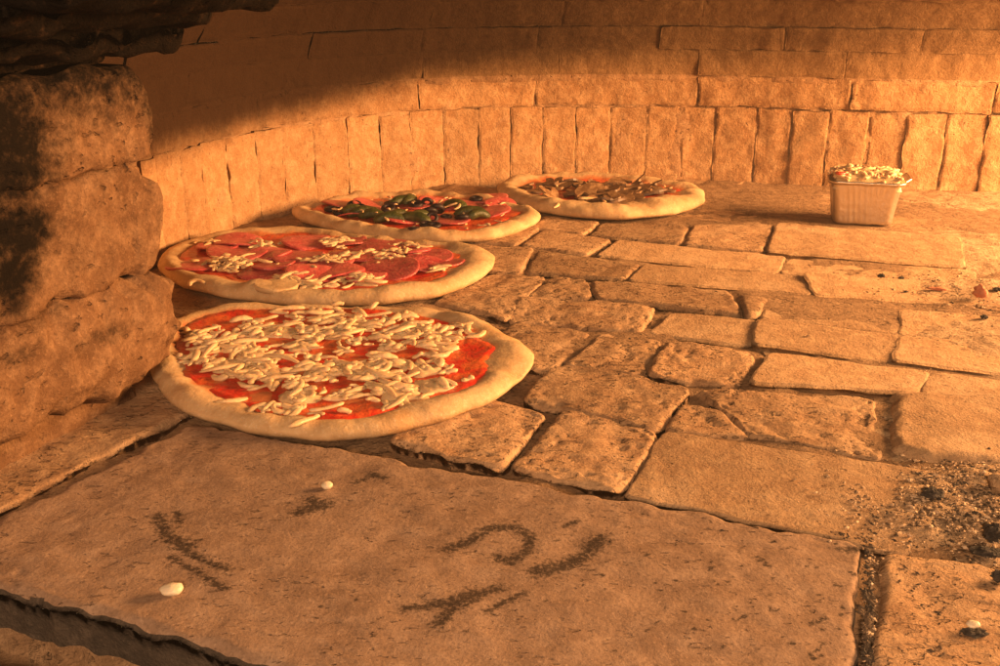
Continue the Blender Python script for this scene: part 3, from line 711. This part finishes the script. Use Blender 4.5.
Pz3 = Pizza('pizza with black olives and green peppers, third from the front', [
 (289,206,.016),(298,217,.008),(320,226,.006),(350,233,.006),(380,237,.006),(430,241,.006),(480,240,.006),(502,237,.006),(520,231,.006),(537,222,.008),(542,213,.013),(530,204,.02),(500,196,.02),(460,191,.02),(420,188,.02),(380,190,.02),(340,194,.02),(310,199,.02),(293,203,.02)], 1.1, 1.15, 3)
for (px, py, w) in ((341,203,.030),(440,203,.034),(486,198,.032),(449,219,.032),(491,211,.030),(372,206,.03),(404,218,.03),(415,203,.032),(465,204,.03),(500,204,.026),(352,213,.024)):
    Pz3.disc('ham_slice', (px, py), w, 'salami', tilt=.10)
def pepper(pz, px, L, rot):
    p = G(*px, .024); t = np.linspace(-1, 1, 10); pts = np.c_[t*L/2, .18*L*np.cos(t*1.3) - .1*L, .005*np.cos(t*2)]
    prof = np.sqrt(np.clip(1 - np.abs(t)**3, .08, 1)) * .0095
    v, f = tube_mesh('p', pts, prof, None, 8); v[:, 2] *= .75; c, s = math.cos(rot), math.sin(rot)
    W = np.c_[v[:, 0]*c - v[:, 1]*s + p[0], v[:, 0]*s + v[:, 1]*c + p[1], v[:, 2]]
    W[:, 2] += np.percentile(pz.height(W), 60) + .004; pz.raise_(W, W[:, 2].max() - .004)
    W += .0012*np.stack([perlin(W[:, 0]*90, W[:, 1]*90, k) for k in (1., 5., 9.)], -1)
    placed('pepper_strip', W, f, M['pepper'], pz.root, pz.pw)
for (px, py, L, rot) in ((364,209,.050,.3),(372,212,.042,-.2),(403,198,.044,.5),(410,197,.036,1.2),(390,215,.046,.1),(414,215,.050,-.3),(471,209,.048,.0),(478,212,.036,.4),(455,202,.040,-.6),(420,213,.035,.9),(398,212,.034,.8),(353,207,.03,.2)):
    pepper(Pz3, (px, py), L, rot)
def olive(pz, px, R, rot):
    p = G(*px, .026); th = np.linspace(0, 2*np.pi, 14, endpoint=False); ph = np.linspace(0, 2*np.pi, 8, endpoint=False)
    T, Q = np.meshgrid(th, ph, indexing='ij'); rr = R + R*.42*np.cos(Q)
    v = np.stack([rr*np.cos(T), rr*np.sin(T), R*.45*np.sin(Q)], -1).reshape(-1, 3); f = []
    for i in range(14):
        for j in range(8): f.append((i*8+j, ((i+1) % 14)*8+j, ((i+1) % 14)*8+(j+1) % 8, i*8+(j+1) % 8))
    tx = rot; c, s = math.cos(tx), math.sin(tx); y, z = v[:, 1]*c - v[:, 2]*s, v[:, 1]*s + v[:, 2]*c
    W = np.c_[v[:, 0] + p[0], y + p[1], z]; W[:, 2] += np.percentile(pz.height(W), 50) - z.min()*.85; pz.raise_(W, W[:, 2].max() - .003)
    placed('olive_ring', W, f, M['olive'], pz.root, pz.pw)
for (px, py) in ((331,203),(338,206),(354,201),(359,203),(388,203),(391,198),(386,208),(421,197),(427,199),(416,199),(430,208),(437,206),(432,214),(434,219),(426,218),(414,223),(476,193),(452,198),(462,212),(446,210),(395,208)):
    olive(Pz3, (px, py), rng.uniform(.0058, .0085), rng.normal()*.6)
rej3 = blobs([(370,222,60,6,.2)])
Pz3.scatter(60, lambda x, y: .1, .93, scale=(.5, .8))

Pz4 = Pizza('pizza with brown mushroom slices farthest back against the wall', [
 (497,186,.014),(503,196,.008),(520,204,.006),(545,212,.006),(570,216,.006),(600,218,.006),(640,218,.006),(670,215,.006),(694,209,.006),(704,200,.010),(706,192,.014),(698,184,.02),(670,178,.02),(640,174,.02),(600,172,.02),(560,171,.02),(525,173,.02),(504,178,.02)], 1.35, 1.2, 4, bulges=[(-1.0, .6, .15, .8), (-2.2, .5, .1, .3)], sauce_in=.030)
def mushroom(pz, px, R, rot, tilt):
    p = G(*px, .024)
    # cap arc with a stem, a flat slice 3 mm thick
    ang = np.linspace(0, np.pi, 11); out = [(R*math.cos(a), R*.75*math.sin(a)) for a in ang]
    out += [(-R*.92, -R*.22), (-R*.42, -R*.02), (-R*.26, -R*.25), (-R*.24, -R*.8), (0, -R*.9), (R*.24, -R*.8), (R*.26, -R*.25), (R*.42, -R*.02), (R*.92, -R*.22)]
    out = np.array(out); n = len(out); th = .0035
    bend = lambda q: .004*np.sin(q[:, 0]/R*1.6 + rot)
    top = np.c_[out, bend(out) + th]; bot = np.c_[out, bend(out)]
    v = np.concatenate([top, bot, [[0, R*.15, th + .004*math.sin(rot)]], [[0, R*.15, .004*math.sin(rot)]]])
    f = [(i, (i+1) % n, 2*n) for i in range(n)] + [(n+(i+1) % n, n+i, 2*n+1) for i in range(n)] + [(n+i, n+(i+1) % n, (i+1) % n, i) for i in range(n)]
    c, s = math.cos(tilt), math.sin(tilt); y, z = v[:, 1]*c - v[:, 2]*s, v[:, 1]*s + v[:, 2]*c
    c, s = math.cos(rot), math.sin(rot); W = np.c_[v[:, 0]*c - y*s + p[0], v[:, 0]*s + y*c + p[1], z]
    W[:, 2] += np.percentile(pz.height(W), 65) - np.percentile(z, 15); pz.raise_(W, np.median(W[:, 2]) + .002)
    o = placed('mushroom_slice', W, f, M['mushroom'], pz.root, pz.pw, smooth=False)
    o.data.materials.append(M['mushroom_skin']); o.data.polygons.foreach_set('material_index', [0]*(2*n) + [1 if i < 10 else 0 for i in range(n)])
mr = np.random.default_rng(44)
for k in range(46):
    a, q = mr.uniform(0, 6.28), math.sqrt(mr.random()); px, py = 596 + 62*q*math.cos(a), 188 + 10.5*q*math.sin(a)
    if px > 635 and py > 192: continue
    mushroom(Pz4, (px, py), mr.uniform(.017, .028), mr.uniform(0, 6.28), mr.normal()*.26)
for (px, py, r_) in ((545,179,.02),(535,186,.018),(527,182,.016),(655,182,.018),(665,186,.02),(620,180,.026),(640,180,.02)): mushroom(Pz4, (px, py), r_, mr.uniform(0, 6.28), mr.normal()*.25)
Pz4.scatter(14, lambda x, y: .0, .85, scale=(.7, 1.0))
p = G(557, 200, .026); Pz4.shred(p[0], p[1], 1.3, scale=1.1, lift=.004)

# ------------------------------------------------------------------ foil tray of shredded cheese
tc = G(869, 226); TP = np.array([tc[0], tc[1] + .038, .001]); TR = math.radians(-14)
tray = empty('foil_tray', tuple(TP)); tray.rotation_euler = (0, 0, TR)
tag(tray, 'small fluted aluminium foil tray heaped with shredded cheese', 'tray')
def rrect(w, d, r, n=64, flute=0.0):
    out = []
    per = 2*(w + d); t = np.linspace(0, 1, n, endpoint=False)
    for k in t:
        L_ = k*per
        if L_ < w: x, y, nx, ny = -w/2 + L_, -d/2, 0, -1
        elif L_ < w + d: x, y, nx, ny = w/2, -d/2 + L_ - w, 1, 0
        elif L_ < 2*w + d: x, y, nx, ny = w/2 - (L_ - w - d), d/2, 0, 1
        else: x, y, nx, ny = -w/2, d/2 - (L_ - 2*w - d), -1, 0
        cx, cy = np.clip(x, -w/2 + r, w/2 - r), np.clip(y, -d/2 + r, d/2 - r)
        dx, dy = x - cx, y - cy; l = math.hypot(dx, dy)
        if abs(dx) > 1e-6 and abs(dy) > 1e-6: x, y = cx + dx/l*r, cy + dy/l*r
        e = 1 - float(smoothstep(.20, .42, abs(x)/w if ny else abs(y)/d)); wv = flute * math.cos(L_*2*math.pi/.0078) * e
        out.append((x + nx*wv, y + ny*wv))
    return np.array(out)
n = 240; TW, TD, TH = .102, .086, .064
lv = [(.78, 0, 0), (.80, .0015, 0), (.815, .006, .6), (.87, .028, 1), (.93, .043, 1), (.955, .048, 0), (.965, .0500, 0), (1.03, .0505, 0), (1.045, .0525, 0), (1.04, .0545, 0), (1.03, .0535, 0), (.955, .0515, 0), (.94, .048, 0), (.86, .028, .8), (.79, .003, 0)]
lv = [(k, z*TH/.0545, fl) for k, z, fl in lv]
V = np.concatenate([np.c_[rrect(TW*k, TD*k, .014*k, n, .0011*fl), np.full(n, z)] for k, z, fl in lv])
V += .0007*np.stack([fbm(V[:, 0]*45, V[:, 1]*45, V[:, 2]*45 + q, 2) for q in (1., 5., 9.)], -1)
Fc = grid_faces(len(lv), n, wrap=True)
V = np.concatenate([V, [[0, 0, .0005], [0, 0, .003]]]); e = len(lv)-1
Fc += [(j, (j+1) % n, len(V)-2) for j in range(n)] + [(e*n+(j+1) % n, e*n+j, len(V)-1) for j in range(n)]
obj('container', mesh_from('container', V, [t[::-1] for t in Fc], M['foil']), tray)
# folded corner tab on the left and lifted edge at the back
def foil_tab(name, pts, thick=.0006):
    pts = np.array(pts, float); n_ = len(pts); nrm_ = np.cross(pts[1]-pts[0], pts[2]-pts[0]); nrm_ /= np.linalg.norm(nrm_)
    v_ = np.concatenate([pts, pts + nrm_*thick]); f_ = [tuple(range(n_))[::-1], tuple(range(n_, 2*n_))] + [(i, (i+1) % n_, n_+(i+1) % n_, n_+i) for i in range(n_)]
    obj(name, mesh_from(name, v_, f_, M['foil'], False), tray)
foil_tab('rim_tab', [(-.053,-.038,.0600),(-.061,-.032,.045),(-.058,-.012,.050),(-.054,-.002,.0610)])
foil_tab('rim_tab', [(-.048,.043,.0625),(.046,.043,.0625),(.047,.050,.0655),(.0,.0485,.0645),(-.047,.050,.066)])
foil_tab('rim_tab', [(.053,-.022,.0615),(.053,.036,.0615),(.061,.034,.067),(.062,-.010,.065)])
tr = np.random.default_rng(9)
# heap under the shreds
gx = np.linspace(-1, 1, 21); GX, GY = np.meshgrid(gx, gx, indexing='ij')
hz = .061 + .012*np.clip(1 - np.maximum(np.abs(GX), np.abs(GY))**5, 0, 1) - .010*(np.maximum(np.abs(GX), np.abs(GY)) > .95) + .0015*perlin(GX*5, GY*5, 2.)
obj('cheese_heap', mesh_from('cheese_heap', np.stack([GX*TW*.46, GY*TD*.46, hz], -1).reshape(-1, 3), [t[::-1] for t in grid_faces(21, 21)][::-1], M['cheese']), tray)
for k in range(190):
    x, y = tr.uniform(-.42, .42)*TW, tr.uniform(-.43, .43)*TD
    z = .0620 + .012*max(0, 1 - max(abs(x)/(TW*.46), abs(y)/(TD*.46))**5) + tr.uniform(-.003, .001)
    o = bpy.data.objects.new('cheese_shred', SHREDS[int(tr.integers(len(SHREDS)))][0]); o.location = (x, y, z)
    o.rotation_euler = (tr.normal()*.12, tr.normal()*.12, tr.normal()*.7); sc = tr.uniform(.9, 1.2); o.scale = (sc*.8, sc*.95, sc*.9); link(o, tray)
v_, f_ = tube_mesh('t', np.c_[np.linspace(-.009, .009, 6), np.zeros(6), np.zeros(6)], np.array([.002, .0045, .005, .0045, .004, .002]), None); v_[:, 2] *= .6
o = obj('tomato_piece', mesh_from('tomato_piece', v_, f_, M['sauce']), tray, (-.037, -.034, .073)); o.rotation_euler = (0, .1, .5)

# ------------------------------------------------------------------ ash, rubble, charcoal and crumbs
xs = np.linspace(.26, 1.25, 190); ys = np.linspace(.36, 1.66, 230); X, Y = np.meshgrid(xs, ys, indexing='ij')
cov = np.zeros_like(X)
for (px, py, rx, ry, hgt) in ((990,480,.10,.030,.012),(925,515,.085,.050,.0085),(975,505,.09,.05,.011),(1010,520,.10,.030,.011),(1010,455,.11,.020,.008),(940,285,.10,.035,.0075),(1010,290,.16,.06,.011),(1000,250,.22,.12,.0075),(1060,350,.16,.14,.009),(1100,430,.2,.12,.010),(1040,200,.25,.12,.008),(1010,560,.06,.016,.006)):
    p = G(px, py); cov = np.maximum(cov, hgt*(1 - smoothstep(.25, 1.2, np.hypot((X-p[0])/rx, (Y-p[1])/ry))))
Z = -.0055 + cov + .0022*fbm(X*22, Y*22, 3., 3)*np.minimum(1, cov/.004) + .0016*fbm(X*90, Y*90, 6., 3)*np.minimum(1, cov/.004)
ash = placed('ash', np.stack([X, Y, Z], -1).reshape(-1, 3), [t[::-1] for t in grid_faces(190, 230)][::-1], M['ash'])
tag(ash, 'pale gritty ash drifted over the bricks on the right', kind='stuff')
def surf(x, y):
    i = int(np.clip(np.searchsorted(xs, x), 0, 189)); j = int(np.clip(np.searchsorted(ys, y), 0, 229)); return max(0.001, Z[i, j])
def chips(name, spots, smin_, smax_, mat, label, seed):
    r = np.random.default_rng(seed); vs, fs, b = [], [], 0
    for (px, py, rx, ry, cnt) in spots:
        for k in range(cnt):
            p = G(px + r.normal()*rx, py + r.normal()*ry); s = r.uniform(smin_, smax_) * (1 if r.random() < .85 else 1.6)
            v = np.array([[1,0,0],[-1,0,0],[0,1,0],[0,-1,0],[0,0,1],[0,0,-1],[.6,.6,.5]], float) * r.uniform(.5, 1.2, (7, 1)) * np.array([1.3, .8, .5]) * s
            a = r.uniform(0, 6.28); c, s_ = math.cos(a), math.sin(a); v = np.c_[v[:, 0]*c - v[:, 1]*s_, v[:, 0]*s_ + v[:, 1]*c, v[:, 2]]
            z = surf(p[0], p[1]) if p[0] > .26 else .002
            vs.append(v + [p[0], p[1], z + s*.25])
            fs += [tuple(i + b for i in t) for t in ((0,2,6),(2,4,6),(4,0,6),(2,1,4),(1,3,4),(3,0,4),(2,0,5),(1,2,5),(3,1,5),(0,3,5))]; b += 7
    tag(placed(name, np.concatenate(vs), fs, M[mat], smooth=False), label, kind='stuff')
chips('ash_grit', [(940,500,35,18,700),(985,470,30,10,350),(985,530,20,15,260),(940,283,40,9,320),(985,300,25,14,220),(900,520,35,16,260),(960,330,40,25,120),(870,500,40,20,90)], .0005, .0017, 'chips', 'pale grit and brick crumbs strewn over the ash', 31)
chips('dark_grit', [(940,505,35,18,130),(985,465,25,12,110),(960,525,25,8,60),(890,277,18,2,26),(985,300,22,10,45),(940,640,30,18,60),(950,600,35,22,50),(868,600,3,38,380),(866,640,3,20,160),(940,500,40,22,420),(985,520,20,25,260),(860,420,120,60,24),(700,260,90,40,14),(925,285,30,6,30),(850,538,14,3,24)], .0005, .0018, 'dark_chips', 'small black cinders scattered among the ash and joints', 32)
chips('joint_grit', [(870,600,4,38,50),(868,648,4,14,20),(868,560,4,8,12)], .0005, .0015, 'chips', 'light grit caught in the joint beside the slab', 33)

def lump(name, px, size, mat, label, cat, seed, squash=.6, group=None, z=None, stretch=1.3, rot=0.0, freq=3.0, amp=.35, sub=(14, 10)):
    r = np.random.default_rng(seed); nu, nv = sub; vs = []
    for i in range(nv + 1):
        for j in range(nu):
            th, ph = math.pi*i/nv, 2*math.pi*j/nu; vs.append((math.sin(th)*math.cos(ph), math.sin(th)*math.sin(ph), math.cos(th)))
    v = np.array(vs); amp = .55 if mat == 'charcoal' else amp; freq = 4.5 if mat == 'charcoal' else freq
    k = 1 + amp*fbm(v[:, 0]*freq*.5 + seed, v[:, 1]*freq*.5, v[:, 2]*freq*.5, 3); size = size*.72 if mat == 'charcoal' else size
    v = v*k[:, None]*size/2*np.array([stretch, 1, squash])
    c, s = math.cos(rot), math.sin(rot); v = np.c_[v[:, 0]*c - v[:, 1]*s, v[:, 0]*s + v[:, 1]*c, v[:, 2]]
    p = G(*px); zz_ = surf(p[0], p[1]) if z is None else z; p = G(*px, zz_)
    v += [p[0], p[1], zz_ - v[:, 2].min() - .0008]
    o = placed(name, v, [t[::-1] for t in grid_faces(nv + 1, nu, wrap=True)][::-1], M[mat], smooth=(mat != 'charcoal')); tag(o, label, cat, group); return o
CG = 'charcoal lumps in the ash'
lump('charcoal_lump', (932,497), .015, 'charcoal', 'round black charcoal lump lying alone on pale rubble', 'charcoal', 1, group=CG)
lump('charcoal_lump', (992,541), .017, 'charcoal', 'big black charcoal lump at the right edge above the corner brick', 'charcoal', 2, .9, group=CG, stretch=1.0)
lump('charcoal_lump', (986,555), .015, 'charcoal', 'flat elongated grey-black cinder just below the biggest charcoal lump', 'charcoal', 3, .4, group=CG, stretch=1.9)
lump('charcoal_lump', (1000,582), .012, 'charcoal', 'black cinder at the right edge beside the corner brick', 'charcoal', 4, .9, group=CG)
lump('charcoal_lump', (974,634), .012, 'charcoal', 'burnt black crumb with a pale fleck beside it near the bottom right corner', 'charcoal', 5, .35, group=CG, stretch=1.6, z=.002)
lump('charcoal_lump', (881,277), .009, 'charcoal', 'largest black cinder in the dotted line below the foil tray', 'charcoal', 6, .6, group=CG)
lump('charcoal_lump', (901,279), .008, 'charcoal', 'ragged cinder at the right end of the dotted line below the tray', 'charcoal', 7, .6, group=CG)
lump('charcoal_lump', (997,291), .011, 'charcoal', 'black cinder at the right edge level with the terracotta flake', 'charcoal', 8, .6, group=CG)
lump('charcoal_lump', (984,318), .009, 'charcoal', 'dark cinder below the terracotta flake on the ash', 'charcoal', 9, .6, group=CG)
lump('brick_flake', (979,297), .014, 'terracotta', 'angular reddish terracotta flake standing in the ash', 'flake', 10, 1.1, stretch=.8, rot=.6, amp=.5)
lump('brick_flake', (938,290), .010, 'terracotta', 'thin slanted reddish flake left of the upright terracotta flake', 'flake', 11, .35, stretch=2.2, rot=-.3, amp=.5)
lump('stone_pebble', (998,492), .016, 'ash', 'rounded pinkish pebble at the right edge on the rubble', 'pebble', 12, .8, stretch=1.0)
lump('cheese_crumb', (172,593), .0105, 'crumb', 'larger white oval cheese crumb near the front edge of the slab', 'crumb', 13, .62, z=.004, stretch=1.3, amp=.15, rot=.2)
lump('cheese_crumb', (327,488), .0075, 'crumb', 'small cream cheese crumb on the slab behind the dark round scorch', 'crumb', 14, .7, z=.004, stretch=1.15, amp=.15)
lump('pale_crumb', (973,626), .006, 'crumb', 'tiny bright yellow-white crumb on the corner brick at bottom right', 'crumb', 15, .6, z=.006, stretch=1.3, amp=.15)
lump('grit_stone', (869,585), .004, 'crumb', 'tiny white stone wedged in the joint right of the slab', 'pebble', 16, .8, z=-.003, amp=.3)

# ------------------------------------------------------------------ thin smoke hanging in the oven air
hm_ = bpy.data.materials.new('haze'); hm_.use_nodes = True; nt = hm_.node_tree; nt.nodes.clear()
out = nt.nodes.new('ShaderNodeOutputMaterial'); pv = nt.nodes.new('ShaderNodeVolumePrincipled')
pv.inputs['Color'].default_value = (.95, .90, .85, 1); pv.inputs['Density'].default_value = 0.017; pv.inputs['Anisotropy'].default_value = .2
nt.links.new(pv.outputs['Volume'], out.inputs['Volume'])
x0, x1, y0, y1, z0, z1 = -1.6, 2.6, -1.4, 2.6, -1.1, 1.2
hv_ = [(x, y, z) for x in (x0, x1) for y in (y0, y1) for z in (z0, z1)]
hz_ = obj('haze', mesh_from('haze', hv_, [(0,1,3,2),(4,6,7,5),(0,4,5,1),(2,3,7,6),(0,2,6,4),(1,5,7,3)], hm_, False))
tag(hz_, 'thin warm smoke hanging in the oven', kind='stuff')
